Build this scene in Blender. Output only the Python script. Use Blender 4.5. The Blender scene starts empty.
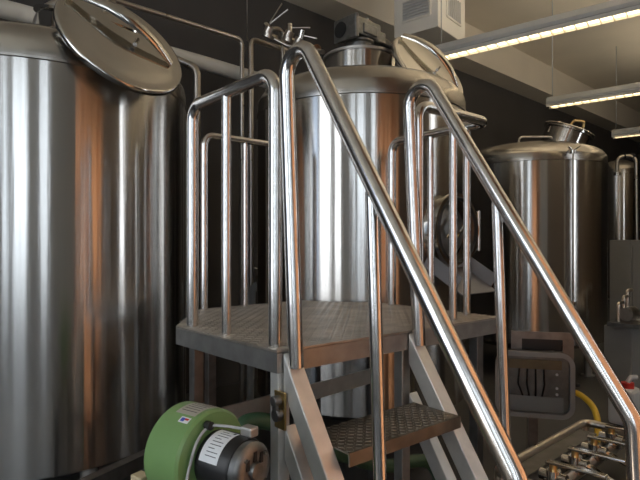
import bpy, bmesh, math, random
from mathutils import Vector as V, Matrix, Quaternion
random.seed(7)
sc = bpy.context.scene
COL = sc.collection
EYE = 1.545
PI = math.pi

# ---------------------------------------------------------------- frames
def at(px, py, d):                       # a sight measured on the photograph, at depth d metres
    return V(((px-320)/530*d, d, EYE+(245-py)/530*d))
O0 = V((-.132, 1.842, 0)); BB = V((.775, .632, 0)); DD = V((.632, -.775, 0))
def pf(s, t, z):                         # platform frame: s out along the stair, t along its front edge
    return O0 + DD*s + BB*t + V((0, 0, z))
WW = V((.735, .678, 0)); NN = V((-.678, .735, 0))
def wf(w, n, z):                         # room frame: w along the back wall, n towards it
    return WW*w + NN*n + V((0, 0, z))

# ---------------------------------------------------------------- materials
def new_mat(name):
    m = bpy.data.materials.new(name); m.use_nodes = True
    nt = m.node_tree
    return m, nt, nt.nodes['Principled BSDF']
def plain(name, col, rough=.5, metal=0.0, noise=0.0, scale=8.0, bump=0.0, stretch=None, coat=0):
    m, nt, b = new_mat(name)
    b.inputs['Base Color'].default_value = (*col, 1)
    b.inputs['Roughness'].default_value = rough
    b.inputs['Metallic'].default_value = metal
    if coat: b.inputs['Coat Weight'].default_value = coat
    if noise or bump:
        tc = nt.nodes.new('ShaderNodeTexCoord'); mp = nt.nodes.new('ShaderNodeMapping')
        if stretch: mp.inputs['Scale'].default_value = stretch
        no = nt.nodes.new('ShaderNodeTexNoise'); no.inputs['Scale'].default_value = scale; no.inputs['Detail'].default_value = 5
        nt.links.new(tc.outputs['Object'], mp.inputs[0]); nt.links.new(mp.outputs[0], no.inputs['Vector'])
        if noise:
            r = nt.nodes.new('ShaderNodeValToRGB')
            r.color_ramp.elements[0].position = .3; r.color_ramp.elements[1].position = .7
            r.color_ramp.elements[0].color = (*[c*(1-noise) for c in col], 1)
            r.color_ramp.elements[1].color = (*[min(1, c*(1+noise)) for c in col], 1)
            nt.links.new(no.outputs['Fac'], r.inputs[0]); nt.links.new(r.outputs[0], b.inputs['Base Color'])
            mr = nt.nodes.new('ShaderNodeMapRange'); mr.inputs['To Min'].default_value = max(.02, rough*(1-noise*.6)); mr.inputs['To Max'].default_value = min(1, rough*(1+noise*.6))
            nt.links.new(no.outputs['Fac'], mr.inputs[0]); nt.links.new(mr.outputs[0], b.inputs['Roughness'])
        if bump:
            bp = nt.nodes.new('ShaderNodeBump'); bp.inputs['Strength'].default_value = bump; bp.inputs['Distance'].default_value = .01
            nt.links.new(no.outputs['Fac'], bp.inputs['Height']); nt.links.new(bp.outputs[0], b.inputs['Normal'])
    return m
def brushed(name, col, rough, aniso, rot, noise=.05, bump=0.0, scale=(14, 14, .35)):
    m, nt, b = new_mat(name)
    b.inputs['Metallic'].default_value = 1
    b.inputs['Anisotropic'].default_value = aniso
    b.inputs['Anisotropic Rotation'].default_value = rot
    tg = nt.nodes.new('ShaderNodeTangent'); tg.direction_type = 'RADIAL'; tg.axis = 'Z'
    nt.links.new(tg.outputs[0], b.inputs['Tangent'])
    tc = nt.nodes.new('ShaderNodeTexCoord'); mp = nt.nodes.new('ShaderNodeMapping'); mp.inputs['Scale'].default_value = scale
    no = nt.nodes.new('ShaderNodeTexNoise'); no.inputs['Scale'].default_value = 1; no.inputs['Detail'].default_value = 4
    nt.links.new(tc.outputs['Object'], mp.inputs[0]); nt.links.new(mp.outputs[0], no.inputs['Vector'])
    r = nt.nodes.new('ShaderNodeValToRGB'); r.color_ramp.elements[0].position = .3; r.color_ramp.elements[1].position = .7
    r.color_ramp.elements[0].color = (*[c*(1-noise) for c in col], 1); r.color_ramp.elements[1].color = (*[min(1, c*(1+noise)) for c in col], 1)
    nt.links.new(no.outputs['Fac'], r.inputs[0]); nt.links.new(r.outputs[0], b.inputs['Base Color'])
    b.inputs['Roughness'].default_value = rough
    if bump:
        bp = nt.nodes.new('ShaderNodeBump'); bp.inputs['Strength'].default_value = bump; bp.inputs['Distance'].default_value = .02
        nt.links.new(no.outputs['Fac'], bp.inputs['Height']); nt.links.new(bp.outputs[0], b.inputs['Normal'])
    return m
def emit(name, col, strength):
    m, nt, b = new_mat(name)
    b.inputs['Base Color'].default_value = (*col, 1)
    b.inputs['Emission Color'].default_value = (*col, 1)
    b.inputs['Emission Strength'].default_value = strength
    return m
M = {}
M['shell'] = brushed('brushed_tank_steel', (.56, .545, .525), .19, .93, .25, .06, .05)
M['head'] = brushed('satin_head_steel', (.48, .455, .42), .21, .5, 0, .04)
M['polish'] = plain('polished_steel', (.62, .60, .56), .10, 1, .06, 5)
M['rail'] = plain('rail_steel', (.68, .665, .65), .18, 1, .10, 25)
M['pipe'] = plain('pipe_steel', (.50, .46, .41), .28, 1, .1, 12)
M['flat'] = plain('mill_steel', (.52, .505, .48), .46, 1, .12, 14)
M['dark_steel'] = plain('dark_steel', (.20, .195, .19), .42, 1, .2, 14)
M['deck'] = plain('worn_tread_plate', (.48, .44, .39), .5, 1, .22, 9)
M['black'] = plain('black_plastic', (.012, .012, .013), .4)
M['rubber'] = plain('black_rubber', (.015, .015, .015), .7)
M['wall'] = plain('charcoal_wall_paint', (.062, .056, .052), .85, 0, .12, 1.5)
M['front'] = plain('brown_wall_paint', (.17, .128, .098), .85, 0, .12, 1.5)
M['plaster'] = plain('grey_plaster', (.50, .49, .47), .9, 0, .08, 2)
M['ceiling'] = plain('cream_ceiling_paint', (.72, .65, .53), .9, 0, .05, 1.2)
M['cream'] = plain('cream_enamel', (.70, .67, .60), .5, 0, .04, 3)
M['grey_paint'] = plain('grey_enamel', (.42, .43, .43), .45, 0, .05, 6)
M['chute'] = plain('blue_grey_sheet', (.22, .225, .24), .45, 0, .08, 5)
M['frame_grey'] = plain('dim_grey_plastic', (.24, .24, .24), .45, 0, .05, 6)
M['card'] = plain('dull_brown_card', (.20, .15, .09), .7, 0, .15, 10)
M['bright_steel'] = plain('light_matt_steel', (.68, .665, .635), .42, .65, .10, 14)
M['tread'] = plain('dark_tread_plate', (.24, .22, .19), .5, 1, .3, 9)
M['edge'] = plain('dull_channel_steel', (.37, .36, .345), .48, 1, .15, 14)
M['floor'] = plain('dark_sealed_concrete', (.06, .058, .056), .5, 0, .3, 1.3, .15)
M['green'] = plain('green_enamel', (.19, .33, .12), .33, 0, .06, 5)
M['green_hose'] = plain('green_hose_rubber', (.05, .11, .06), .5)
M['yellow'] = plain('yellow_hose_rubber', (.62, .42, .03), .42)
M['label'] = plain('white_label', (.80, .82, .84), .4)
M['foil'] = plain('silver_label', (.50, .48, .42), .4, .3)
M['ink'] = plain('label_ink', (.04, .04, .06), .6)
M['red'] = plain('red_plastic', (.65, .04, .03), .4)
M['blue'] = plain('blue_ink', (.06, .10, .5), .5)
M['white'] = plain('white_plastic', (.62, .64, .68), .45)
M['cast'] = plain('cast_aluminium', (.24, .24, .235), .45, 1, .2, 30)
M['dark_cast'] = plain('dark_cast_iron', (.10, .10, .10), .4, .9, .2, 30)
M['brass'] = plain('brass', (.60, .42, .18), .3, 1)
M['wood'] = plain('pale_wood', (.55, .45, .28), .7, 0, .15, 10)
M['lamp'] = emit('fluorescent_tube_glow', (1, .80, .50), 3.4)
M['fill_uplight'] = emit('added_uplight_glow', (1, .87, .68), 85.0)  # glow of the added strips that brighten the ceiling
M['fill_uplight_dim'] = emit('dim_added_uplight_glow', (1, .87, .68), 52.0)  # weaker glow for the added strips farther right
M['pane'] = emit('bright_window_pane', (.90, .95, 1.0), 3.9)
M['pane_dim'] = emit('overcast_window_pane', (.82, .91, 1.0), 2.4)
M['frame'] = plain('dark_window_frame', (.05, .05, .05), .5)
def brick_mat():
    m, nt, b = new_mat('orange_brick')
    tc = nt.nodes.new('ShaderNodeTexCoord'); mp = nt.nodes.new('ShaderNodeMapping')
    mp.inputs['Rotation'].default_value = (PI/2, 0, 0)
    br = nt.nodes.new('ShaderNodeTexBrick')
    br.inputs['Color1'].default_value = (.66, .38, .23, 1); br.inputs['Color2'].default_value = (.58, .32, .19, 1)
    br.inputs['Mortar'].default_value = (.35, .22, .15, 1); br.inputs['Scale'].default_value = 2.2; br.inputs['Mortar Size'].default_value = .02
    nt.links.new(tc.outputs['Object'], mp.inputs[0]); nt.links.new(mp.outputs[0], br.inputs['Vector']); nt.links.new(br.outputs[0], b.inputs['Base Color'])
    b.inputs['Roughness'].default_value = .8
    return m
M['brick'] = brick_mat()
def clear_mat():
    m, nt, b = new_mat('clear_polycarbonate')
    b.inputs['Base Color'].default_value = (.9, .93, .93, 1); b.inputs['Roughness'].default_value = .06
    b.inputs['Transmission Weight'].default_value = 1; b.inputs['IOR'].default_value = 1.1
    return m
M['clear'] = clear_mat()

# ---------------------------------------------------------------- mesh builder
class MB:
    def __init__(self): self.bm = bmesh.new()
    def quadbox(self, c8):
        vs = [self.bm.verts.new(c) for c in c8]
        for f in ((3,2,1,0), (4,5,6,7), (0,1,5,4), (1,2,6,5), (2,3,7,6), (3,0,4,7)):
            self.bm.faces.new([vs[i] for i in f])
        return self
    def box(self, c, sx, sy, sz, X=V((1,0,0)), Y=V((0,1,0)), Z=V((0,0,1))):
        c = V(c); a, b, d = X.normalized()*sx/2, Y.normalized()*sy/2, Z.normalized()*sz/2
        return self.quadbox([c-a-b-d, c+a-b-d, c+a+b-d, c-a+b-d, c-a-b+d, c+a-b+d, c+a+b+d, c-a+b+d])
    def beam(self, p0, p1, w, h, side):              # box section from p0 to p1; side = direction of the w dimension
        p0, p1 = V(p0), V(p1); ax = (p1-p0).normalized(); S = V(side); S = (S-ax*S.dot(ax)).normalized(); U = ax.cross(S)
        return self.box((p0+p1)/2, (p1-p0).length, w, h, ax, S, U)
    def prism(self, pts, z0, z1):                    # polygon (ccw) extruded in z
        bot = [self.bm.verts.new((p[0], p[1], z0)) for p in pts]; top = [self.bm.verts.new((p[0], p[1], z1)) for p in pts]
        self.bm.faces.new(top); self.bm.faces.new(bot[::-1]); n = len(pts)
        for i in range(n): self.bm.faces.new([bot[i], bot[(i+1) % n], top[(i+1) % n], top[i]])
        return self
    def sweep(self, pts, r, seg=14, cap=True):
        pts = [V(p) for p in pts]; n = len(pts)
        rr = r if isinstance(r, (list, tuple)) else [r]*n
        tg = [(pts[min(i+1, n-1)]-pts[max(i-1, 0)]).normalized() for i in range(n)]
        u = tg[0].orthogonal().normalized(); rings = []
        for i in range(n):
            if i: u = tg[i-1].rotation_difference(tg[i]) @ u
            u = (u-tg[i]*u.dot(tg[i])).normalized(); w = tg[i].cross(u)
            rings.append([self.bm.verts.new(pts[i]+(u*math.cos(2*PI*k/seg)+w*math.sin(2*PI*k/seg))*rr[i]) for k in range(seg)])
        for i in range(n-1):
            for k in range(seg):
                f = self.bm.faces.new([rings[i][k], rings[i][(k+1) % seg], rings[i+1][(k+1) % seg], rings[i+1][k]]); f.smooth = True
        if cap:
            self.bm.faces.new(rings[0][::-1]); self.bm.faces.new(rings[-1])
        return self
    def tube(self, pts, r, bend=0, seg=14): return self.sweep(fillet(pts, bend) if bend else pts, r, seg)
    def lathe(self, prof, seg=64, M4=None, close=False):   # prof: (radius, height)
        M4 = M4 or Matrix(); rings = []
        for (r, z) in prof:
            if r < 1e-5: rings.append([self.bm.verts.new(M4 @ V((0, 0, z)))])
            else: rings.append([self.bm.verts.new(M4 @ V((r*math.cos(2*PI*k/seg), r*math.sin(2*PI*k/seg), z))) for k in range(seg)])
        m = len(rings)
        for i in range(m if close else m-1):
            A, B = rings[i], rings[(i+1) % m]
            if len(A) == 1 and len(B) == 1: continue
            for k in range(seg):
                j = (k+1) % seg
                if len(A) == 1: f = self.bm.faces.new([A[0], B[j], B[k]])
                elif len(B) == 1: f = self.bm.faces.new([A[k], A[j], B[0]])
                else: f = self.bm.faces.new([A[k], A[j], B[j], B[k]])
                f.smooth = True
        return self
    def build(self, name, mat, root=None, bevel=0, sharp=35):
        bmesh.ops.recalc_face_normals(self.bm, faces=self.bm.faces)
        org = V((0, 0, 0))
        if root is not None: org = WLOC[root.name]
        else:
            lo = V((min(v.co.x for v in self.bm.verts), min(v.co.y for v in self.bm.verts), min(v.co.z for v in self.bm.verts)))
            hi = V((max(v.co.x for v in self.bm.verts), max(v.co.y for v in self.bm.verts), max(v.co.z for v in self.bm.verts)))
            org = V(((lo.x+hi.x)/2, (lo.y+hi.y)/2, lo.z))
        for v in self.bm.verts: v.co -= org
        ang = math.radians(sharp)
        for e in self.bm.edges:
            if len(e.link_faces) == 2 and e.calc_face_angle(0) > ang: e.smooth = False
        me = bpy.data.meshes.new(name); self.bm.to_mesh(me); self.bm.free()
        o = bpy.data.objects.new(name, me); COL.objects.link(o); me.materials.append(M[mat])
        if root is not None: o.parent = root; WLOC[o.name] = org
        else: o.location = org; WLOC[o.name] = org
        if bevel:
            md = o.modifiers.new('Bevel', 'BEVEL'); md.width = bevel; md.segments = 2; md.limit_method = 'ANGLE'; md.angle_limit = math.radians(40)
            md.harden_normals = False
        return o
WLOC = {}
def fillet(pts, r, n=8):
    pts = [V(p) for p in pts]; out = [pts[0]]
    for i in range(1, len(pts)-1):
        a, b, c = pts[i-1], pts[i], pts[i+1]; u = (a-b).normalized(); w = (c-b).normalized()
        th = u.angle(w)
        if th > PI-.02: out.append(b); continue
        rr = r[i-1] if isinstance(r, (list, tuple)) else r
        d = min(rr/math.tan(th/2), (a-b).length*.48, (c-b).length*.48); R = d*math.tan(th/2)
        cen = b+(u+w).normalized()*(R/math.sin(th/2)); s = (b+u*d)-cen; e = (b+w*d)-cen; tot = s.angle(e); axis = s.cross(e).normalized()
        for k in range(n+1): out.append(cen+Quaternion(axis, tot*k/n) @ s)
    out.append(pts[-1]); return out
def frame(c, z, x=None):                 # matrix with local +Z along z at c
    z = V(z).normalized(); x = V(x) if x is not None else z.orthogonal(); x = (x-z*x.dot(z)).normalized(); y = z.cross(x)
    m = Matrix((x, y, z)).transposed().to_4x4(); m.translation = V(c); return m
def disc(mb, c, axis, r, h, seg=32):     # solid cylinder from c along axis
    return mb.lathe([(0, 0), (r, 0), (r, h), (0, h)], seg, frame(c, axis))
def tag(o, label, cat, group=None, kind=None):
    o['label'] = label; o['category'] = cat
    if group: o['group'] = group
    if kind: o['kind'] = kind
    return o
def thing(name, loc, label, cat, group=None):
    o = bpy.data.objects.new(name, None); COL.objects.link(o); o.location = loc; o.empty_display_size = .1
    WLOC[o.name] = V(loc); return tag(o, label, cat, group)
def struct(o): o['kind'] = 'structure'; return o
def smoothstep(pts, n=6):                # Catmull-Rom through pts
    pts = [V(p) for p in pts]; P = [pts[0]*2-pts[1]]+pts+[pts[-1]*2-pts[-2]]; out = []
    for i in range(1, len(P)-2):
        for k in range(n):
            t = k/n; a, b, c, d = P[i-1], P[i], P[i+1], P[i+2]
            out.append(.5*((2*b)+(c-a)*t+(2*a-5*b+4*c-d)*t*t+(3*b-a-3*c+d)*t**3))
    out.append(pts[-1]); return out

# ---------------------------------------------------------------- room shell
CEIL = 5.05; SOF = 4.5; W0, W1, N0, N1 = -4.0, 17.0, -3.0, 5.0
def wbox(mb, w0, w1, n0, n1, z0, z1): return mb.box(wf((w0+w1)/2, (n0+n1)/2, (z0+z1)/2), w1-w0, n1-n0, z1-z0, WW, NN)
struct(wbox(MB(), W0-.2, W1+.2, N0-.2, N1+.2, -.15, 0).build('floor', 'floor'))
struct(wbox(MB(), W0-.2, W1+.2, N0-.2, N1+.2, CEIL, CEIL+.15).build('ceiling', 'ceiling'))
struct(wbox(MB(), W0-.2, W1+.2, N1, N1+.2, 0, CEIL).build('wall_back', 'wall'))
struct(wbox(MB(), W1, W1+.2, N0, N1, 0, CEIL).build('wall_right', 'wall'))
struct(wbox(MB(), W0, W1, N1-.42, N1, SOF, CEIL).build('trim_1', 'ceiling'))          # boxed soffit over the back wall
WIN_L = [(-2.75, -2.0), (-.35, .45), (1.0, 2.42), (2.62, 3.45)]; ZL0, ZL1 = .9, 4.6
mb = MB(); edges = [N0] + [x for p in WIN_L for x in p] + [N1]
for a, b in zip(edges[0::2], edges[1::2]): wbox(mb, W0-.2, W0, a, b, ZL0, ZL1)
wbox(mb, W0-.2, W0, N0, N1, 0, ZL0); wbox(mb, W0-.2, W0, N0, N1, ZL1, CEIL)
struct(mb.build('wall_left', 'plaster'))
WIN_F = [(-3.75, -2.4), (-1.25, -.65), (6.1, 6.8)]  # last window is added, for a narrow bright stripe on the left tank
mb = MB(); edges = [W0-.2] + [x for p in WIN_F[:2] for x in p] + [1.7]
for a, b in zip(edges[0::2], edges[1::2]): wbox(mb, a, b, N0-.2, N0, ZL0, ZL1)
wbox(mb, W0-.2, 1.7, N0-.2, N0, 0, ZL0); wbox(mb, W0-.2, 1.7, N0-.2, N0, ZL1, CEIL)
struct(mb.build('wall_front', 'plaster'))
mb = MB(); a, b = WIN_F[2]
wbox(mb, 1.7, a, N0-.2, N0, 0, CEIL); wbox(mb, b, W1+.2, N0-.2, N0, 0, CEIL); wbox(mb, a, b, N0-.2, N0, 0, ZL0); wbox(mb, a, b, N0-.2, N0, ZL1, CEIL)
struct(mb.build('wall_front_right', 'front'))
wi = 0
for k, (a, b) in enumerate(WIN_L):
    wi += 1
    mb = MB(); x0, x1 = W0-.14, W0-.06
    for c, d in ((a, a+.05), (b-.05, b)): wbox(mb, x0, x1, c, d, ZL0, ZL1)
    for c, d in ((ZL0, ZL0+.06), (ZL1-.06, ZL1)): wbox(mb, x0, x1, a, b, c, d)
    if k < 3:  # last opening left unglazed, added to let the sun onto the pier
        wbox(mb, x0, x1, (a+b)/2-.03, (a+b)/2+.03, ZL0, ZL1); wbox(mb, x0, x1, a, b, 3.0, 3.06)
    f = struct(mb.build('window_%d' % wi, 'frame'))
    if k < 3: wbox(MB(), W0-.11, W0-.09, a+.02, b-.02, ZL0+.02, ZL1-.02).build('pane', 'pane' if k else 'pane_dim', f)
for k, (a, b) in enumerate(WIN_F):
    wi += 1
    mb = MB(); y0, y1 = N0-.14, N0-.06
    for c, d in ((a, a+.05), (b-.05, b), ((a+b)/2-.03, (a+b)/2+.03)): wbox(mb, c, d, y0, y1, ZL0, ZL1)
    for c, d in ((ZL0, ZL0+.06), (ZL1-.06, ZL1)): wbox(mb, a, b, y0, y1, c, d)
    f = struct(mb.build('window_%d' % wi, 'frame'))
    wbox(MB(), a+.02, b-.02, N0-.11, N0-.09, ZL0+.02, ZL1-.02).build('pane', 'pane' if k == 2 else 'pane_dim', f)
# unseen brick pier added for orange tank reflections, sunlit through an added open window
pm_ = MB().box((0, -.06, CEIL/2), 1.12, .38, CEIL)
for x in (-.49, -.26, -.02, .20, .47): pm_.box((x, .19, CEIL/2), (.10, .15, .12, .16, .10)[(-.49, -.26, -.02, .20, .47).index(x)], .14, CEIL)  # ribs shaped to break the orange reflection into stripes
pier = pm_.build('unseen_pier', 'brick'); struct(pier)
pier.location = wf(1.82, -.25, 0); pier.rotation_euler = (0, 0, math.atan2(WW.y, WW.x))

# ---------------------------------------------------------------- tanks
def tank_shell(root, c, R, z0, z1, foot=.25):
    T = Matrix.Translation(V((c[0], c[1], 0)))
    MB().lathe([(R-.004, z0), (R, z0+.004), (R, z1)], 128, T).build('shell', 'shell', root)
    MB().lathe([(R, z1-.006), (R+.007, z1-.002), (R+.007, z1+.012), (R-.002, z1+.016)], 128, T).build('seam_ring', 'head', root)
    MB().lathe([(0, z0-.18), (R*.5, z0-.14), (R*.85, z0-.06), (R-.004, z0)], 96, T).build('bottom_head', 'head', root)
    for k in range(4):
        a = PI/4+k*PI/2; p = V((c[0]+math.cos(a)*R*.8, c[1]+math.sin(a)*R*.8, 0))
        l = MB().tube([p, p+V((0, 0, z0))], .045).build('leg', 'flat', root)
        disc(MB(), p, (0, 0, 1), .075, .015).build('foot_plate', 'flat', l)
def head(root, c, R, z1, neck=None):
    T = Matrix.Translation(V((c[0], c[1], 0)))
    q = R/.82
    prof = [(R-.002, z1+.012), (R-.002, z1+.085), (R-.010*q, z1+.12), (R-.045*q, z1+.170), (R-.10*q, z1+.208), (R-.19*q, z1+.243), (R-.32*q, z1+.275), (R-.48*q, z1+.30), (neck or .001, z1+.33)]
    if not neck: prof.append((0, z1+.33))
    MB().lathe(prof, 128, T).build('top_head', 'head', root)
def lid(root, c, n, R, strap_dir, mat='polish', open_rod=True):
    n = V(n).normalized(); F = frame(c, n, strap_dir)
    l = MB().lathe([(0, .028), (R*.45, .024), (R*.8, .012), (R*.90, .004), (R*.955, .012), (R*.99, .008), (R, -.004), (R*.995, -.022), (R*.96, -.026), (R*.9, -.012), (0, -.004)], 72, F).build('manway_lid', mat, root, sharp=60)
    # arched clamp strap across the lid
    X = F.col[0].xyz; Y = F.col[1].xyz; YS = 1 if Y.z > 0 else -1; Z = n; c = V(c); k = 14; mb = MB(); prev = None
    for i in range(k+1):
        f = -1+2*i/k; p = c+X*((f*.85-.10)*R)+Y*(R*.20*YS)+Z*(.018+.08*(1-f*f)); wd = .030+.020*(1-abs(f))
        m = 10; ring = [mb.bm.verts.new(p+Y*(-wd*math.cos(PI*q/m))+Z*(wd*.75*math.sin(PI*q/m))) for q in range(m+1)]
        if prev:
            for j in range(m+1):
                f = mb.bm.faces.new([prev[j], prev[(j+1) % (m+1)], ring[(j+1) % (m+1)], ring[j]]); f.smooth = True
        else: mb.bm.faces.new(ring[::-1])
        prev = ring
    mb.bm.faces.new(prev); mb.build('clamp_strap', 'polish', l)
    if open_rod:
        MB().tube([c+X*(R*.15)-Y*(R*.05)+Z*.045, c+X*(R*.15)+Y*(R*.1)+Z*.05], .012).build('pivot_pin', 'rail', l)
    return l

# left tank, nearest
LC = V((-1.772, 3.418)); LR = .88; LZ = 2.47
tl = thing('brewing_tank', (LC.x, LC.y, 0), 'largest steel brewing tank, at the left edge, its round polished lid tipped open', 'tank', 'brewhouse tanks')
tank_shell(tl, LC, LR, .38, LZ); head(tl, LC, LR, LZ)
lc = at(123, 43, 2.9); vdir = (V((0, 0, EYE))-lc).normalized()
rt = V((0, 0, 1)).cross(vdir); rt = -rt if rt.x < 0 else rt.normalized(); rt.normalize(); up = vdir.cross(rt); up = up if up.z > 0 else -up
ln = (rt*.485+up*.875)*.866+vdir*.5
lid(tl, lc, ln, .358, rt*.875-up*.485)
hc = [at(38, 30, 3.15), at(44, 15, 3.12), at(56, 7, 3.1), at(78, 3, 3.05), at(112, 6, 2.97)]
MB().sweep(smoothstep(hc), .040).build('hinge_arm', 'pipe', tl)
mcen = V((LC.x+.42, LC.y-.20, LZ+.26))
MB().lathe([(.34, -.12), (.34, .10), (.365, .11), (.365, .125), (.33, .125), (.33, -.12)], 56, frame(mcen, (.25, -.12, 1))).build('manway_collar', 'polish', tl)
disc(MB(), at(37, 31, 3.15)-V((0, 0, .03)), (0, 0, 1), .05, .05, 20).build('hinge_foot', 'flat', tl)

# middle tank with the agitator
MC = V((.32, 4.25)); MR = .82; MZ = 2.535
tm = thing('brewing_tank', (MC.x, MC.y, 0), 'middle steel brewing tank with a motor on its neck, behind the platform', 'tank', 'brewhouse tanks')
tank_shell(tm, MC, MR, .42, MZ); head(tm, MC, MR, MZ, .27)
T = Matrix.Translation(V((MC.x, MC.y, 0)))
nk = MB().lathe([(.28, MZ+.24), (.28, MZ+.485)], 64, T).build('neck', 'shell', tm)
MB().lathe([(0, MZ+.485), (.295, MZ+.485), (.295, MZ+.505), (0, MZ+.51)], 64, T).build('neck_cover', 'flat', tm)
zt = MZ+.505
fl = MB().lathe([(.13, 0), (.13, .018), (.10, .03), (.10, .105), (.115, .115), (.115, .13), (0, .13)], 40, Matrix.Translation(V((MC.x, MC.y, zt)))).build('drive_flange', 'cast', tm)
gx = V((.90, -.20, .0)).normalized(); gx = V((.74, .67, 0)).normalized(); gy = V((-gx.y, gx.x, 0))
gc = V((MC.x, MC.y, zt+.205))
gb = MB().box(gc+gx*-.02, .30, .22, .13, gx, gy)
gb.box(gc+gx*-.155-V((0, 0, .01)), .035, .25, .185, gx, gy).box(gc+V((0, 0, .075))-gx*.03, .20, .15, .035, gx, gy).box(gc+gx*.14+V((0, 0, -.03))-gy*.02, .10, .18, .09, gx, gy)
gb.box(gc-gy*.113+gx*.0+V((0, 0, -.01)), .16, .02, .08, gx, gy)
gearbox = gb.build('gearbox', 'cast', tm, .012)
mbx = MB()
disc(mbx, gc+gx*-.174-V((0, 0, .01))+gy*.045, -gx, .062, .006, 28).build('bore', 'black', gearbox)
mm = MB(); disc(mm, gc+gx*.18-gy*.03+V((0, 0, -.05)), gx, .06, .10, 28); disc(mm, gc+gx*.28-gy*.03+V((0, 0, -.05)), gx, .045, .02, 24); mm.build('motor', 'dark_cast', tm)
for sx in (-.1, .02):
    for sy in (-1, 1):
        disc(MB(), gc+gx*sx+gy*sy*.06+V((0, 0, .088)), (0, 0, 1), .014, .016, 6).build('bolt', 'flat', gearbox)
lc = at(429, 69, 4.08); vdir = (V((0, 0, EYE))-lc).normalized()
rt = vdir.cross(V((0, 0, 1))); rt = rt if rt.x > 0 else -rt; rt.normalize(); up = vdir.cross(rt); up = up if up.z > 0 else -up
lid(tm, lc, (rt*.70+up*.714)*.93+vdir*.37, .345, rt*.714-up*.70)
MB().lathe([(.27, -.14), (.27, .07), (.295, .08), (.295, .095), (.26, .095), (.26, -.14)], 48, frame(V((MC.x+.50, MC.y-.06, MZ+.03)), (.38, -.05, 1))).build('manway_collar', 'head', tm)
# side manway low on the right of the shell
mn = V((.66, -.75, 0)).normalized(); mt = V((.75, .66, 0)).normalized(); mc = V((MC.x, MC.y, 0))+mn*MR+V((0, 0, EYE+.10))
F = frame(mc, mn, mt)
MB().lathe([(.225, -.06), (.225, .07), (.25, .075), (.25, .10), (.215, .10), (.205, -.02)], 48, F).build('side_manway', 'polish', tm)
dr = MB().lathe([(.20, .0), (.17, .03), (.10, .05), (0, .055)], 40, F).build('manway_door', 'dark_steel', tm)
MB().lathe([(.215, .085), (.228, .098), (.215, .112), (.20, .098)], 48, F, True).build('gasket', 'rubber', tm)
for s, hgt in ((.04, .06), (-.07, .09)):
    MB().tube([mc+mn*.06+mt*s+V((0, 0, -.05)), mc+mn*.11+mt*s+V((0, 0, .02)), mc+mn*.10+mt*(s+.05)+V((0, 0, hgt))], .012, .02, 10).build('door_latch', 'polish', dr)
for dz in (-.11, .11):
    MB().tube([mc+mn*.05+mt*.225+V((0, 0, dz)), mc+mn*.09+mt*.262+V((0, 0, dz))], .011, 0, 10).build('hinge_bolt', 'polish', tm)
MB().tube([mc+mn*.09+mt*.262+V((0, 0, -.14)), mc+mn*.09+mt*.262+V((0, 0, .14))], .013).build('hinge_rod', 'polish', tm)
b0 = V((MC.x, MC.y, 0))+mn*(MR+.02)+V((0, 0, 1.40))-mt*.04; b1 = b0+mn*.25+V((0, 0, -.15)); sd = mt*.20
ch = MB(); nrm = (b1-b0).normalized().cross(mt).normalized()
ch.beam((b0+b1)/2-sd, (b0+b1)/2+sd, .34, .006, b1-b0)
for sg in (-1, 1): ch.beam(b0+sd*sg+V((0, 0, .05)), b1+sd*sg+V((0, 0, .05)), .005, .10, mt)
ch.build('grain_chute', 'chute', tm)

# right tank
RC = V((2.66, 6.78)); RR = .90; RZ = 2.498
tr = thing('brewing_tank', (RC.x, RC.y, 0), 'brewing tank right of centre with a slanted neck and thin pipe down its front', 'tank', 'brewhouse tanks')
tank_shell(tr, RC, RR, .42, RZ); head(tr, RC, RR, RZ)
ax = V((.36, -.16, 1)).normalized(); nc = V((RC.x+.38, RC.y-.14, RZ+.29)); F = frame(nc, ax)
MB().lathe([(.27, -.20), (.27, .17), (.30, .175), (.30, .195), (.26, .20), (.25, .20), (.25, -.2)], 56, F).build('manway_collar', 'shell', tr)
cv = MB().lathe([(.30, .196), (.305, .205), (.30, .215), (.2, .235), (0, .245)], 56, F).build('manway_cover', 'polish', tr)
MB().tube([nc+ax*.215+V((-.28, -.05, -.05)), nc+ax*.28+V((-.26, -.05, -.02)), nc+ax*.29+V((-.17, -.05, 0)), nc+ax*.235+V((-.13, -.05, 0))], .024, .04).build('cover_clamp', 'polish', cv)
MB().tube([nc+ax*.22+V((-.06, -.12, 0)), nc+ax*.30+V((-.03, -.12, 0)), nc+ax*.29+V((.10, -.1, 0)), nc+ax*.215+V((.12, -.1, 0))], .016, .03).build('cover_handle', 'brass', cv)
hz = RZ+.20
MB().tube([V((RC.x-.26, RC.y-.35, hz)), V((RC.x-.24, RC.y-.35, hz+.16)), V((RC.x+.18, RC.y-.30, hz+.17)), V((RC.x+.20, RC.y-.30, hz+.03))], .013, .05).build('grab_handle', 'pipe', tr)
pb = at(573, 152, 5.80); pe = at(573, 303, 5.80)
sp = MB().tube([pb+V((.0, .35, .10)), pb+V((0, 0, .02)), pe, pe+V((0, .12, -.05))], .011, .05).build('spray_pipe', 'pipe', tr)
for p in (pb, pe): MB().lathe([(.0, -.02), (.035, -.02), (.035, .02), (0, .02)], 20, Matrix.Translation(p)).build('clamp', 'polish', sp)
MB().tube([pe+V((-.04, -.01, 0)), pe+V((-.04, -.01, -.10))], .012).build('valve_lever', 'polish', sp)
MB().tube([pb+V((-.06, -.02, .06)), pb+V((0, 0, .02)), pb+V((.07, -.02, .07))], .012).build('wing_nut', 'polish', sp)

# far tank
FC = V((6.30, 11.2)); FR = .37
tf = thing('brewing_tank', (FC.x, FC.y, 0), 'farthest slim steel tank, half hidden behind the right edge of another tank', 'tank', 'brewhouse tanks')
tank_shell(tf, FC, FR, .5, 3.02); head(tf, FC, FR, 3.02)

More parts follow.
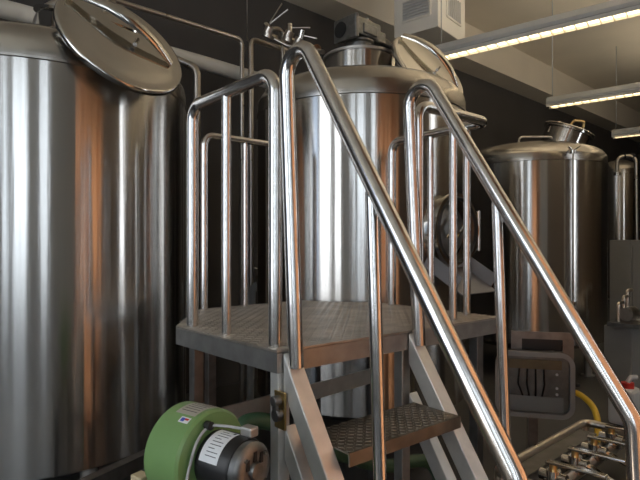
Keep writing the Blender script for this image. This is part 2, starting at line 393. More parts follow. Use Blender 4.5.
# ---------------------------------------------------------------- work platform
PZ = 1.18
poly_st = [(0, -.02), (0, 1.345), (-.90, 1.345)]
cst = (-1.58, 1.87)
for k in range(9):
    a0 = math.atan2(1.345-1.87, -.90+1.58); a1 = math.atan2(1.07-1.87, -1.27+1.58); a = a0+(a1-a0)*k/8
    poly_st.append((cst[0]+.86*math.cos(a), cst[1]+.86*math.sin(a)))
poly_st += [(-1.27, .30), (-.745, -.058)]
P2 = [pf(s, t, 0) for s, t in poly_st]
wp = thing('work_platform', pf(-.6, .6, 0), 'raised steel work platform with tread plate deck and tubular guard rails', 'platform')
def inpoly(x, y, P):
    c = False; j = len(P)-1
    for i in range(len(P)):
        if (P[i][1] > y) != (P[j][1] > y) and x < (P[j][0]-P[i][0])*(y-P[i][1])/(P[j][1]-P[i][1])+P[i][0]: c = not c
        j = i
    return c
def lozenges(mb, org, X, Y, z, nx, ny, d, test):
    for i in range(nx):
        for j in range(ny):
            c = org+X*((i+.5)*d)+Y*((j+.5)*d)
            if not test(c): continue
            A, B = (X+Y).normalized(), (X-Y).normalized()
            if (i+j) % 2: A, B = B, A
            q = [mb.bm.verts.new(V((p.x, p.y, z+.0004))) for p in (c+A*d*.48, c+B*d*.15, c-A*d*.48, c-B*d*.15)]
            q2 = [mb.bm.verts.new(V((p.x, p.y, z+.0026))) for p in (c+A*d*.36, c+B*d*.06, c-A*d*.36, c-B*d*.06)]
            mb.bm.faces.new(q2)
            for k in range(4): mb.bm.faces.new([q[k], q[(k+1) % 4], q2[(k+1) % 4], q2[k]])
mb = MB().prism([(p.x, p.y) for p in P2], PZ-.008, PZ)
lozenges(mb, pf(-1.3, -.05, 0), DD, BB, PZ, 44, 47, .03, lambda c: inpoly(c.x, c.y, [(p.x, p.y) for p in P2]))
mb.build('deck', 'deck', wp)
mb = MB()
n = len(P2)
cx = sum((p for p in P2), V())/n
for i in range(n):
    a, b = P2[i].copy(), P2[(i+1) % n].copy()
    inn = V((-(b-a).y, (b-a).x, 0)).normalized()
    if inn.dot(cx-a) < 0: inn = -inn
    mb.beam(a+inn*.02+V((0, 0, PZ-.045)), b+inn*.02+V((0, 0, PZ-.045)), .04, .07, inn)
mb.build('edge_frame', 'edge', wp)
LEGS = [(-.03, .012), (-.04, .66), (-.03, 1.19), (-.72, .03), (-.85, 1.30), (-1.22, .36), (-1.20, .98)]
for i, (s, t) in enumerate(LEGS):
    l = MB().box(pf(s, t, (PZ-.08)/2), .05, .05, PZ-.08, DD, BB).build('leg', 'bright_steel' if i == 0 else 'flat' if i == 1 else 'dark_steel', wp, .004)  # front leg lighter, rear legs darker: shade put into the steel colour
    MB().box(pf(s, t, .006), .11, .11, .012, DD, BB).build('foot_plate', 'flat', l)
    if i == 0:
        lp = MB().box(pf(s+.034, t-.022, .975), .062, .010, .13, DD, BB).build('latch_plate', 'brass', l, .003); lp['label'] = 'brass coloured latch plate'
        k = MB(); disc(k, pf(s+.036, t-.026, 1.010), -BB, .018, .03, 20); disc(k, pf(s+.040, t-.026, .962), -BB, .022, .025, 20)
        k.box(pf(s+.038, t-.045, .985), .026, .012, .075, DD, BB); k.build('latch', 'dark_steel', l, .003)
MB().beam(pf(-.72, .06, .73), pf(-.85, 1.28, .73), .012, .09, DD).build('cross_brace', 'flat', wp)
MB().beam(pf(-.06, 0.02, .42), pf(-.70, .03, .42), .03, .04, BB).build('cross_brace', 'flat', wp)
RH = 1.0; RT = .0255; RP = .0195
def rail(name, pts, bend): return MB().tube(pts, RT, bend, 16).build(name, 'rail', wp)
def post(s, t, z1, r=RP): return MB().tube([pf(s, t, PZ-.002), pf(s, t, z1)], r, 0, 14).build('rail_post', 'rail', wp)
zt = PZ+RH-.01
rail('guard_rail', [pf(-.074, .022, PZ), pf(-.074, .022, zt), pf(-.70, 0.0, zt), pf(-.70, 0.0, PZ)], .075)
post(-.41, .011, zt)
rail('guard_rail', [pf(-.04, .765, PZ), pf(-.04, .765, zt), pf(-.045, 1.31, zt), pf(-.71, 1.315, zt), pf(-.71, 1.315, PZ)], [.07, .07, .07])
post(-.085, 1.08, zt); post(-.165, 1.305, zt); post(-.41, 1.312, zt)
def rail2(pts, bend): return MB().tube(pts, .020, bend, 14).build('guard_rail', 'rail', wp)
rail2([pf(-1.235, .33, PZ), pf(-1.235, .33, zt), pf(-1.235, .93, zt), pf(-1.235, .93, PZ)], .06)
post(-1.235, .60, zt, .016)

# ---------------------------------------------------------------- stair
st = thing('stair', pf(.4, .35, 0), 'steep steel stair with two sloping tubular handrails hooked on the platform', 'stair')
SL = 1.5
def strz(s): return 1.17-SL*s
for t in (0.035, .685):
    th = math.atan(SL); nrm = (DD*math.sin(th)+V((0, 0, math.cos(th)))).normalized(); axd = (DD*math.cos(th)-V((0, 0, math.sin(th)))).normalized()
    def sp_(s): return pf(s, t, strz(s))-nrm*.035
    mb = MB(); s1 = .75
    # box stringer cut vertically at the top and level on the floor
    f0 = [pf(.004, t, strz(0)), pf(.004, t, strz(0)-.128), pf((1.17-.128)/SL, t, .002), pf(1.17/SL, t, .002)]
    mb.quadbox([p-BB*.033 for p in f0]+[p+BB*.033 for p in f0])
    mb.build('stringer', 'bright_steel', st, .004)
    f0 = [pf(.0, t, .915), pf(.0, t, .80), pf(.80/SL, t, .002), pf(.915/SL, t, .002)]
    mb = MB(); mb.quadbox([p-BB*.026 for p in f0]+[p+BB*.026 for p in f0]); mb.build('brace', 'bright_steel', st, .004)
    zc = 1.12
    MB().tube([pf(.035, t, zc), pf(-.037, t, 2.42), pf(.87, t, 1.01), pf(.905, t, .20), pf(.94, t, .004)], .0275, [.075, .11, .3], 18).build('handrail', 'rail', st)
    p0, p1 = pf(.455, t, strz(.455)-.01), pf(.405, t, 1.70)
    hp = MB().tube([p0, p1], .0195).build('handrail_post', 'rail', st)
    MB().box(pf(.418, t, 1.655), .05, .012, .05, DD, BB).build('weld_tab', 'flat', hp, .006)
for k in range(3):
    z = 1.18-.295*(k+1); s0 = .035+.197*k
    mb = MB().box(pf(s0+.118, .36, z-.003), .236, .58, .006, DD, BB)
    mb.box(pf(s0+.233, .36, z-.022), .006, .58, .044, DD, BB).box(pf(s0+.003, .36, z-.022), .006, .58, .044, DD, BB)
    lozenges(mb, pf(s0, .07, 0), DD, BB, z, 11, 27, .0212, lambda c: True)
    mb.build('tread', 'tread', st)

# ---------------------------------------------------------------- blower
A = V((.82, -.57, 0)).normalized(); fc = at(213, 457, 1.6); S = V((-A.y, A.x, 0)); Uz = V((0, 0, 1))
bl = thing('burner_blower', (fc.x, fc.y, 0), 'round green blower with a black and silver electric motor, on the floor at the front', 'blower')
F = frame(fc-A*.15, A, S)
mb = MB().lathe([(0, 0), (.133, 0), (.141, .008), (.141, .142), (.133, .15), (.075, .15), (.07, .158), (0, .158)], 64, F)
mb.build('blower_housing', 'green', bl)
MB().box(fc-A*.075-S*.02+V((0, 0, -.22)), .12, .14, .14, A, S).build('outlet_duct', 'green', bl, .01)
mb = MB(); disc(mb, fc+A*.0, A, .060, .03, 40); mb.build('mounting_ring', 'dark_cast', bl)
mo = MB().lathe([(0, .004), (.078, .004), (.084, .012), (.084, .128), (.079, .136), (0, .136)], 48, frame(fc, A, S)).build('motor', 'black', bl)
ec = MB().lathe([(.077, .128), (.077, .156), (.072, .162), (.065, .168), (.050, .171), (.026, .168), (.022, .180), (0, .182)], 48, frame(fc, A, S)).build('motor_end_cap', 'cast', bl)
for k in range(4):
    a = PI/4+k*PI/2; p = fc+A*.164+(S*math.cos(a)+Uz*math.sin(a))*.056
    disc(MB(), p, A, .007, .010, 6).build('bolt', 'polish', ec)
disc(MB(), fc+A*.166-S*.030-Uz*.036, A, .009, .008, 16).build('reset_button', 'red', ec)
for a, b in ((.9, .03), (1.6, .028), (2.5, .03)):
    MB().box(fc+A*.170+(S*math.cos(a)+Uz*math.sin(a))*.04, .006, .012, b, A, S).build('cooling_slot', 'black', ec)
jb = MB().box(fc+A*.12+Uz*.094+S*.03, .045, .035, .03, A, S).build('terminal_box', 'flat', bl, .006)
# wrap labels on cylinders: patch of a cylinder about axis A
def patch(c, r, a0, a1, x0, x1, name, mat, parent, th=.0012, n=14):
    mb = MB(); prev = None
    for i in range(n+1):
        a = a0+(a1-a0)*i/n; d = S*math.cos(a)+Uz*math.sin(a)
        ring = [mb.bm.verts.new(c+A*x+d*q) for x, q in ((x0, r), (x1, r), (x1, r+th), (x0, r+th))]
        if prev:
            for j in range(4):
                f = mb.bm.faces.new([prev[j], prev[(j+1) % 4], ring[(j+1) % 4], ring[j]]); f.smooth = True
        else: mb.bm.faces.new(ring[::-1])
        prev = ring
    mb.bm.faces.new(prev); return mb.build(name, mat, parent)
np_ = patch(fc, .084, 1.42, 2.85, .026, .098, 'nameplate', 'label', mo)
for i in range(9):
    a = 1.58+i*.13; x1 = .088 if i % 3 else .07
    patch(fc, .0851, a, a+.025, .045, x1, 'printed_line', 'ink', np_, .0004, 3)
patch(fc, .0851, 1.47, 1.58, .085, .092, 'printed_mark', 'ink', np_, .0005, 3)
bc = fc-A*.15
sl = patch(bc, .141, 1.22, 1.95, .045, .128, 'rating_label', 'foil', bl)
for i in range(7): patch(bc, .1421, 1.28+i*.09, 1.295+i*.09, .055, .12, 'printed_line', 'ink', sl, .0004, 2)
sk = patch(bc, .141, 2.02, 2.17, .085, .125, 'sticker', 'label', bl)
patch(bc, .1421, 2.05, 2.14, .09, .105, 'blue_mark', 'blue', sk, .0004, 3); patch(bc, .1421, 2.05, 2.10, .105, .12, 'red_mark', 'red', sk, .0004, 3)
cb = [fc+A*.10+Uz*.10+S*.02, fc+A*.05+Uz*.105-S*.005, fc+A*.014+Uz*.102-S*.03, fc+A*.012+Uz*.07-S*.075, fc+A*.012+Uz*.0-S*.105, fc+A*.014-Uz*.05-S*.125, fc-A*.02-Uz*.06-S*.16, fc-A*.08-Uz*.07-S*.175]
MB().sweep(smoothstep(cb), .0045, 8).build('power_cable', 'grey_paint', bl)
disc(MB(), fc+A*.004+Uz*.106-S*.03, A, .013, .02, 12).build('cable_gland', 'black', bl)
mb = MB().box(fc-A*.07+V((0, 0, -.30)), .30, .26, .02, A, S); mb.build('base_plate', 'dark_steel', bl, .003)
for sx in (-.2, .06):
    for sy in (-.11, .11):
        p = fc+A*sx+S*sy; MB().box((p.x, p.y, (fc.z-.31)/2), .03, .03, fc.z-.31, A, S).build('stand_leg', 'dark_steel', bl)
wb = at(141, 479, 1.62)
MB().box(wb, .05, .04, .03, A, S).build('wooden_block', 'wood', bl, .003)
MB().beam(fc-A*.15+S*.12-Uz*.29, wb-Uz*.012, .03, .012, Uz).build('bracket', 'dark_steel', bl)

# green hose looping behind the blower and under the stair
hs = [at(236, 470, 2.05), at(240, 432, 2.05), at(252, 421, 2.1), at(275, 424, 2.15), at(300, 440, 2.2), at(345, 455, 2.35), at(385, 466, 2.6), at(430, 463, 2.8)]
h0 = hs[0].copy(); h0.z = .03; he = hs[-1]+V((.15, .1, -.3)); hf = he+V((.2, 0, 0)); hf.z = .03
tag(MB().sweep(smoothstep([h0]+hs+[he, hf]), .033, 12).build('hose', 'green_hose'), 'dark green hose slung under the stair and platform behind the blower', 'hose')

# dark channel edge on the floor before the left tank
q0, q1 = at(70, 480, 2.15), at(152, 455, 2.55)
le = thing('low_shelf', ((q0+q1)/2).to_2d().to_3d(), 'low dark steel ledge in front of the big left tank, beside the green blower', 'shelf')
dv = (q1-q0); dv.z = 0; dv.normalize(); pv = V((-dv.y, dv.x, 0))
zq = (q0.z+q1.z)/2
MB().beam(V((q0.x, q0.y, zq)), V((q1.x, q1.y, zq))+dv*.15, .05, .006, pv).beam(V((q0.x, q0.y, zq-.03))-pv*.022, V((q1.x, q1.y, zq-.03))+dv*.15-pv*.022, .006, .06, pv).build('top_angle', 'dark_steel', le)
for k in (.08, .92):
    p = q0.lerp(q1, k); MB().box((p.x, p.y, (zq-.004)/2), .03, .03, zq-.004, dv, pv).build('leg', 'dark_steel', le)

# ---------------------------------------------------------------- pipes on the back wall
tag(MB().tube([at(-160, -30, 3.2), at(20, 13, 4.02), at(210, 65, 5.14), at(285, 87, 5.75), at(285, 87, 5.75)+NN*.26], .068, .12, 24).build('duct', 'cream'), 'thick pale insulated pipe running along the dark wall behind the left tank', 'pipe')
zp = 3.531
def npx(px, n): return n/(-.678*(px-320)/530+.735)
def hp(px, n, z): d = npx(px, n); return V(((px-320)/530*d, d, z))
tag(MB().tube([hp(20, 4.3, zp), hp(242, 4.3, zp+.01), hp(242, 4.3, .02)], .022, .06).build('water_pipe', 'pipe'), 'long thin steel pipe from the upper left that bends straight down to the floor', 'pipe')
tag(MB().tube([hp(251, 4.25, .02), hp(251, 4.25, zp+.02), hp(310, 4.25, zp+.02), hp(312, 4.05, zp+.02)], .026, .06).build('water_pipe', 'pipe'), 'thin steel riser bending right at its top towards the middle tank valves', 'pipe')
dq = 5.35; e0 = at(283, 90, dq)
tag(MB().tube([V((e0.x, e0.y, .02)), at(283, 29, dq), at(272, 29, dq-.15)], .022, .07).build('water_pipe', 'pipe'), 'short steel pipe with hooked top beside the valve handles', 'pipe')
k0 = at(197, 78, 4.25); k0b = k0.copy(); k0b.z = .02
tag(MB().tube([at(150, 48, 4.35), at(197, 68, 4.25), k0b], .030, .10).build('water_pipe', 'pipe'), 'steel pipe curving out from behind the open left lid and dropping behind the guard rail', 'pipe')
el = [at(250, 330, 4.95), at(252, 290, 4.95), at(264, 279, 4.9), at(268, 279, 4.9)]
ev = thing('drain_elbow', (el[0].x, el[0].y, 0), 'small steel pipe elbow with a valve low against the dark wall', 'pipe fitting')
eb = el[0].copy(); eb.z = .0
MB().tube([eb, el[1], el[2], el[2]+V((.03, .10, 0))], .035, .09).build('elbow', 'grey_paint', ev)  # pale paint on the steel stands in for reflected light
disc(MB(), el[2]+V((-.02, -.06, .0)), (.25, .97, 0), .055, .03, 24).build('clamp', 'polish', ev)
MB().tube([el[2]+V((0, 0, .0)), el[2]+V((0, 0, .09)), el[2]+V((-.09, 0, .10))], .01, .02, 8).build('lever', 'polish', ev)
wz = at(247, 38, 5.2)
tag(MB().tube([V((wz.x, wz.y, zp+.015)), V((wz.x, wz.y, CEIL))], .004, 0, 6).build('hanger_wire', 'pipe'), 'thin vertical hanger wire from the ceiling above the paired pipes', 'wire')

def bvalve(c, hdir, label, ln=.26, spread=None):
    c = V(c); hdir = V(hdir).normalized()
    r = thing('butterfly_valve', c, label, 'valve', 'valves beside the middle tank')
    k = MB(); disc(k, c-WW*.03-V((0, 0, .08)), V((.5, -.3, 1)), .06, .035, 24); disc(k, c-WW*.03+V((0, 0, -.04)), V((.5, -.3, 1)), .045, .06, 20); disc(k, c-WW*.06-V((0, 0, .06)), WW, .03, .14, 16); k.build('valve_body', 'pipe', r)
    disc(MB(), c+V((0, 0, .0)), hdir.cross(WW).normalized() if abs(hdir.dot(WW)) < .9 else V((0, 0, 1)), .028, .10, 14).build('stem', 'polish', r)
    MB().beam(c+V((0, 0, .06)), c+V((0, 0, .06))+hdir*ln, .03, .012, V((-hdir.y, hdir.x, .3))).build('lever', 'pipe', r, .003)
    if spread: MB().beam(c+V((0, 0, .07)), c+V((0, 0, .07))+V(spread).normalized()*ln, .026, .010, V((0, 1, 0))).build('locking_lever', 'pipe', r, .003)
    return r
bvalve(at(270, 30, 5.15), (.75, -.1, .55), 'valve with two spread lever handles, left of the three beside the middle tank neck', .22, (.6, 0, .95))
bvalve(at(290, 34, 5.2), (.97, .1, .05), 'valve with one level lever handle, second of three left of the neck', .2)
bvalve(at(300, 41, 5.1), (.95, -.1, -.25), 'valve with downward sloping lever handle, nearest the middle tank neck', .17)
vp = thing('valve_pipe', at(300, 60, 5.1), 'short pipe and clamp joining the valves to the middle tank neck', 'pipe')
MB().tube([at(268, 36, 5.15), at(288, 46, 5.15), at(304, 48, 5.1), at(323, 52, 4.55)], .02, .04).build('pipe', 'pipe', vp)
disc(MB(), at(316, 50, 4.70), (.25, -1, -.03), .038, .04, 24).build('clamp', 'polish', vp)

# ---------------------------------------------------------------- ceiling fixtures
LD = V((.78, -.62, 0)).normalized(); LS = V((.62, .78, 0)).normalized()
def batten(p0, L, label, cable_at, up_='fill_uplight_dim'):
    p0 = V(p0); p1 = p0+LD*L; c = (p0+p1)/2
    r = thing('ceiling_light', c, label, 'light', 'hanging fluorescent lights')
    prof = [(-.085, 0), (.085, 0), (.085, .035), (.05, .10), (-.05, .10), (-.085, .035)]
    mb = MB(); A0 = [mb.bm.verts.new(p0+LS*x+V((0, 0, z))) for x, z in prof]; A1 = [mb.bm.verts.new(p1+LS*x+V((0, 0, z))) for x, z in prof]
    for i in range(6): mb.bm.faces.new([A0[i], A0[(i+1) % 6], A1[(i+1) % 6], A1[i]])
    mb.bm.faces.new(A0[::-1]); mb.bm.faces.new(A1); mb.build('housing', 'grey_paint', r)
    MB().beam(p0+LD*.04+V((0, 0, -.006)), p1-LD*.04+V((0, 0, -.006)), .13, .008, LS).build('tube_diffuser', 'lamp', r)
    MB().beam(p0+LD*.8+V((0, 0, .1012)), p1-LD*.06+V((0, 0, .1012)), .045, .002, LS).build('added_uplight', up_, r)  # added strip on top of the housing, brightens the ceiling
    mb = MB()
    nb = int(L/.10)
    for i in range(nb+1): mb.box(p0+LD*(.04+(L-.08)*i/nb)+V((0, 0, -.020)), .006, .13, .024, LD, LS)
    for sg in (-1, 1): mb.beam(p0+LS*sg*.068+V((0, 0, -.018)), p1+LS*sg*.068+V((0, 0, -.018)), .006, .036, LS)
    mb.build('louvre', 'cream', r)
    for q in cable_at:
        b = p0+LD*q+V((0, 0, .10)); MB().tube([b, V((b.x, b.y, CEIL))], .006, 0, 6).build('suspension_cable', 'grey_paint', r)
H = EYE+1.93
batten((1.19, 5.44, H), 5.0, 'longest hanging fluorescent light at the upper right, nearest of the three', (.06, 2.5, 4.9), 'fill_uplight')  # battens extended out of view to add more light
batten((3.15, 7.33, H), 5.0, 'second hanging fluorescent light, above the right tank', (.06, 2.5, 4.9))
batten((5.18, 9.39, H), 5.0, 'farthest hanging fluorescent light, shortest in view at the right edge', (.06, 2.5, 4.9))

# ducted air box
ac = V((1.24, 5.57, EYE+2.3)); aX = V((-.74, .62, 0)).normalized(); aY = V((.62, .74, 0)).normalized()
ab = thing('air_vent_box', ac+aX*.27+aY*.33, 'cream ceiling air box with grilles on two faces, above the middle tank lid', 'air vent')
hh = CEIL-ac.z-.002
MB().box(ac+aX*.27+aY*.33+V((0, 0, hh/2)), .54, .66, hh, aX, aY).build('casing', 'cream', ab, .008)
def grille(c, X, N, w, h, vert):
    g = MB()
    for z in (-h/2, h/2): g.box(c+V((0, 0, z))+N*.006, w, .02, .02, X, N)
    for x in (-w/2, w/2): g.box(c+X*x+N*.006, .02, .02, h, X, N)
    fr = g.build('grille', 'cream', ab)
    MB().box(c+N*.002, w-.01, .006, h-.01, X, N).build('grille_back', 'grey_paint', fr)
    s = MB(); nn = 7
    for i in range(nn):
        if vert: s.box(c+X*(-w/2+w*(i+.5)/nn)+N*.012, .012, .014, h-.02, X, N)
        else: s.box(c+V((0, 0, -h/2+h*(i+.5)/nn))+N*.012, w-.02, .014, .014, X, N)
    s.build('slats', 'plaster', fr)
grille(ac+aX*.26+V((0, 0, .26)), aX, -aY, .34, .22, False)
grille(ac+aY*.36+V((0, 0, .30)), aY, -aX, .34, .26, True)

# ---------------------------------------------------------------- control box with clear cover
cc = at(534, 384, 3.5); cN = V((-.25, -.97, 0)).normalized(); cX = V((cN.y*-1, cN.x, 0)); cX = V((.97, -.25, 0)).normalized()
cbx = thing('control_box', (cc.x, cc.y, 0), 'control box on a post with a clear rounded cover, behind the right handrail', 'control box')
def rrect(w, h, r, n=6):
    out = []
    for sx, sz, a0 in ((1, 1, 0), (-1, 1, PI/2), (-1, -1, PI), (1, -1, 3*PI/2)):
        for k in range(n+1): a = a0+PI/2*k/n; out.append((sx*(w/2-r)+r*math.cos(a), sz*(h/2-r)+r*math.sin(a)))
    return out
def rplate(c, w, h, r, d, name, mat, parent, hole=None):
    mb = MB(); o = rrect(w, h, r); L = []
    for off in (0, d): L.append([mb.bm.verts.new(c+cX*x+V((0, 0, z))+cN*off) for x, z in o])
    n = len(o)
    for i in range(n): mb.bm.faces.new([L[0][i], L[0][(i+1) % n], L[1][(i+1) % n], L[1][i]])
    if hole:
        hl = []; o2 = rrect(w-2*hole, h-2*hole, max(.01, r-hole))
        for off in (0, d): hl.append([mb.bm.verts.new(c+cX*x+V((0, 0, z))+cN*off) for x, z in o2])
        for i in range(n):
            j = (i+1) % n
            mb.bm.faces.new([hl[0][j], hl[0][i], hl[1][i], hl[1][j]]); mb.bm.faces.new([L[1][i], L[1][j], hl[1][j], hl[1][i]]); mb.bm.faces.new([L[0][j], L[0][i], hl[0][i], hl[0][j]])
    else: mb.bm.faces.new(L[1]); mb.bm.faces.new(L[0][::-1])
    return mb.build(name, mat, parent)
rplate(cc-cN*.10, .46, .40, .07, .09, 'back_box', 'dark_steel', cbx)
rplate(cc, .49, .43, .085, .03, 'cover_frame', 'frame_grey', cbx, .03)
rplate(cc+cN*.015, .44, .38, .06, .008, 'clear_cover', 'clear', cbx)
ins = MB(); ins.box(cc-cN*.004+V((0, 0, .13)), .34, .01, .06, cX, cN).build('terminal_rail', 'card', cbx)
MB().box(cc-cN*.004+V((0, 0, -.13)), .36, .012, .10, cX, cN).build('switch_panel', 'frame_grey', cbx)
k = MB()
for i in range(4): k.tube([cc-cN*.003+cX*(-.09+.05*i)+V((0, 0, .10)), cc+cN*.0+cX*(-.10+.055*i)+V((0, 0, .0)), cc-cN*.003+cX*(-.07+.04*i)+V((0, 0, -.08))], .006, .03, 8)
k.build('wiring', 'black', cbx)
for z in (.07, -.02, -.06): disc(MB(), cc-cN*.002+cX*.14+V((0, 0, z)), cN, .009, .006, 12).build('indicator', 'white', cbx)
MB().box((cc.x-cN.x*.06, cc.y-cN.y*.06, (cc.z-.21)/2), .06, .05, cc.z-.21, cX, cN).build('post', 'dark_steel', cbx)
MB().box((cc.x-cN.x*.06, cc.y-cN.y*.06, .008), .24, .2, .016, cX, cN).build('foot_plate', 'dark_steel', cbx)
bc2 = at(542, 345, 3.62)
mb = MB()
for z in (-.065, .065): mb.box(bc2+V((0, 0, z)), .40, .012, .05, cX, cN)
for x in (-.165, .165): mb.box(bc2+cX*x, .07, .012, .08, cX, cN)
mb.build('instrument_frame', 'dark_steel', cbx)
MB().box(bc2-cN*.03, .26, .02, .08, cX, cN).build('black_backing', 'black', cbx)  # black box behind the frame opening
for x in (-.12, .12): MB().beam(bc2+cX*x-V((0, 0, .08)), bc2+cX*x-V((0, 0, .20)), .02, .01, cX).build('bracket', 'dark_steel', cbx)
for z in (0, -.05): MB().tube([cc+cX*.255-cN*.04+V((0, 0, z)), cc+cX*.285-cN*.04+V((0, 0, z))], .012, 0, 10).build('cable_gland', 'black', cbx)

yh = [at(571, 391, 3.50), at(582, 396, 3.42), at(593, 407, 3.3), at(598, 424, 3.15), at(596, 445, 2.95), at(590, 462, 2.85)]
yh.append(V((yh[-1].x, yh[-1].y, .04)))
tag(MB().sweep(smoothstep(yh), .019, 12).build('hose', 'yellow'), 'yellow hose hanging from the control box with clear cover', 'hose')

# ---------------------------------------------------------------- manifold cart, lower right
K = V((1.45, 2.90, .577)); e1 = V((-.74, -.67, 0)).normalized(); e2 = V((.67, -.74, 0)).normalized()
ct = thing('manifold_cart', (K+e1*.4+e2*.3).to_2d().to_3d(), 'low steel cart with a tube frame beside the right handrail, carrying valves', 'cart')
LN, WD = .95, .62
c4 = [K, K+e1*LN, K+e1*LN+e2*WD, K+e2*WD]
MB().tube([K+e1*.3, K, K+e2*WD, K+e2*WD+e1*LN, K+e1*LN, K+e1*.3], .020, .05, 12).build('tube_frame', 'pipe', ct)
for p in c4:
    q = p+(K+e1*LN/2+e2*WD/2-p)*.03; MB().tube([V((q.x, q.y, .0)), q], .017, 0, 10).build('leg', 'pipe', ct)
tc_ = K+e1*LN/2+e2*WD/2
MB().box(tc_-V((0, 0, .16)), LN-.03, WD-.03, .008, e1, e2).build('tray', 'black', ct)
MB().beam(K+e1*.12+e2*.06-V((0, 0, .01)), K+e1*(LN-.05)+e2*.06-V((0, 0, .01)), .09, .006, e2).build('flat_strip', 'dark_steel', ct)
MB().tube([K+e2*.18+e1*.02-V((0, 0, .06)), K+e2*.18+e1*(LN-.02)-V((0, 0, .06))], .026, 0, 14).build('manifold_pipe', 'pipe', ct)
MB().tube([K+e2*.46+e1*.02-V((0, 0, .09)), K+e2*.46+e1*(LN-.02)-V((0, 0, .09))], .020, 0, 14).build('manifold_pipe', 'pipe', ct)
for i in range(4):
    c = K+e1*(.13+.22*i)+e2*.18+V((0, 0, .0))
    mb = MB(); disc(mb, c-V((0, 0, .035)), (0, 0, 1), .030, .055, 20); disc(mb, c-e2*.055-V((0, 0, .01)), e2, .024, .11, 16); mb.lathe([(0, -.05), (.042, -.05), (.042, -.03), (0, -.03)], 20, frame(c, (0, 0, 1)))
    r = mb.build('lever_valve', 'polish', ct)
    disc(MB(), c+V((0, 0, .02)), (0, 0, 1), .016, .03, 12).build('stem', 'brass', r)
    MB().beam(c+V((0, 0, .048))-e2*.03, c+V((0, 0, .058))+e2*.21, .034, .012, e1).build('lever', 'polish', r, .004)
    MB().tube([c+e2*.06-V((0, 0, .01)), c+e2*.16+e1*.05-V((0, 0, .02)), c+e2*.26+e1*.05-V((0, 0, .05))], .012, .03, 8).build('side_spout', 'polish', r)

# ---------------------------------------------------------------- background, right edge
gc_ = at(626, 262, 8.2)
cab = thing('electrical_cabinet', (gc_.x, gc_.y, 0), 'plain grey cabinet standing behind the right tank at the right edge', 'cabinet')
MB().box((gc_.x, gc_.y, (gc_.z+.34)/2), .52, .3, gc_.z+.34, WW, NN).build('body', 'frame_grey', cab, .01)
MB().box((gc_.x-NN.x*.16, gc_.y-NN.y*.16, gc_.z-.35), .46, .012, 1.2, WW, NN).build('door', 'frame_grey', cab, .004)
pu = at(622, 350, 5.7)
pm = thing('pump_unit', (pu.x, pu.y, 0), 'grey pump box with small steel pipes on top, below the grey cabinet', 'pump')
MB().box((pu.x, pu.y, (pu.z+.27)/2), .26, .28, pu.z+.27, WW, NN).build('casing', 'frame_grey', pm, .015)
MB().box((pu.x, pu.y-.12, pu.z+.30), .36, .30, .04, WW, NN).build('top_plate', 'dark_steel', pm)
for i, x in enumerate((-.12, .04, .16)):
    b = V((pu.x, pu.y, pu.z+.31))+WW*x; MB().tube([b, b+V((0, 0, .20+.06*i)), b+WW*.16+V((0, 0, .20+.06*i))], .018, .04, 10).build('pipe', 'pipe', pm)
mb = MB(); disc(mb, V((pu.x, pu.y-.1, pu.z+.40))-WW*.05, WW, .07, .22, 24); mb.build('pump_head', 'pipe', pm)
b = V((pu.x, pu.y, pu.z+.32))+WW*.22
MB().sweep(smoothstep([b, b+V((.12, -.1, -.05)), b+V((.2, -.15, -.3)), b+V((.26, -.2, -.75))]), .02, 10).build('outlet_hose', 'grey_paint', pm)
ja = at(624, 402, 4.6)
jc = thing('jerry_can', (ja.x, ja.y, 0), 'pale plastic canister with a red cap behind the right handrail foot', 'canister')
hz = ja.z+.13
MB().box((ja.x, ja.y, hz/2), .22, .2, hz, WW, NN).build('body', 'white', jc, .03)
cp = MB(); disc(cp, (ja.x+.02, ja.y-.02, hz-.005), (0, 0, 1), .05, .05, 24); cp.build('cap', 'red', jc)
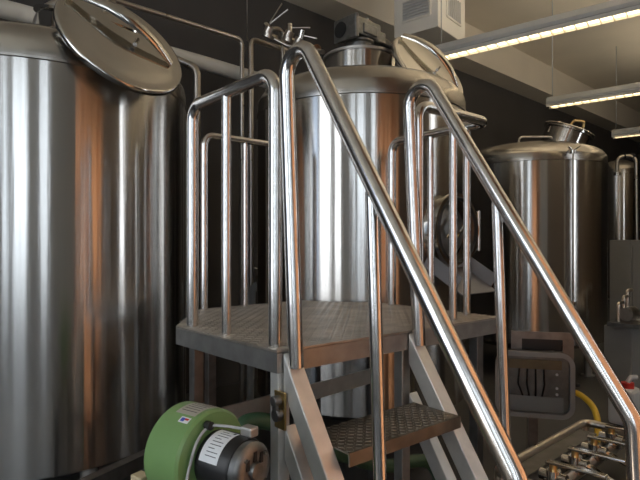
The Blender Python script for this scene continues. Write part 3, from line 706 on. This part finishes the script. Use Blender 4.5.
MB().tube([V((ja.x+.02, ja.y-.02, hz+.045)), V((ja.x+.05, ja.y-.02, hz+.09)), V((ja.x+.1, ja.y-.02, hz+.09))], .02, .02, 10).build('spout', 'white', jc)
pl = [at(617, 172, 9.6), at(617, 156, 9.6), at(636, 156, 9.5), at(637, 240, 9.5)]
p0 = pl[0].copy()
lp = thing('pipe_loop', (pl[3].x, pl[3].y, 0), 'thin inverted U pipe before the farthest tank at the right edge', 'pipe')
pe2 = pl[3].copy(); pe2.z = .0
MB().tube([pl[0], pl[1], pl[2], pe2], .030, .12, 12).build('pipe', 'pipe', lp)
disc(MB(), pl[0]-V((0, 0, .06)), (0, 0, 1), .06, .05, 20).build('clamp', 'polish', lp)
for q in (.35, .8): disc(MB(), pl[1].lerp(pl[2], q)-WW*.02, WW, .05, .04, 20).build('clamp', 'polish', lp)
sk2 = at(480, 350, 4.6)

# ---------------------------------------------------------------- light
w = bpy.data.worlds.new('World'); sc.world = w; w.use_nodes = True
bg = w.node_tree.nodes['Background']; bg.inputs[0].default_value = (.60, .76, 1.0, 1); bg.inputs[1].default_value = 1.5
sd = bpy.data.lights.new('sun', 'SUN'); sd.energy = 10; sd.angle = .01; sd.color = (1, .80, .58)
so = bpy.data.objects.new('sun', sd); COL.objects.link(so)
hd = (WW*.888-NN*.46).normalized(); dirv = V((hd.x, hd.y, -.27)).normalized()
so.rotation_euler = dirv.to_track_quat('-Z', 'Y').to_euler(); so.location = wf(-6, 4, 6)

cam = bpy.data.cameras.new('camera'); co = bpy.data.objects.new('camera', cam); COL.objects.link(co)
cam.sensor_fit = 'HORIZONTAL'; cam.sensor_width = 36; cam.lens = 530/640*36; cam.shift_y = 5/640; cam.clip_start = .02
co.location = (0, 0, EYE); co.rotation_euler = (PI/2, 0, 0)
sc.camera = co
sc.view_settings.view_transform = 'Standard'; sc.view_settings.look = 'None'; sc.view_settings.gamma = 1; sc.view_settings.use_curve_mapping = False
sc.view_settings.exposure = 0.3
sc.cycles.max_bounces = 10; sc.cycles.glossy_bounces = 6; sc.cycles.diffuse_bounces = 4
sc.cycles.sample_clamp_indirect = 6
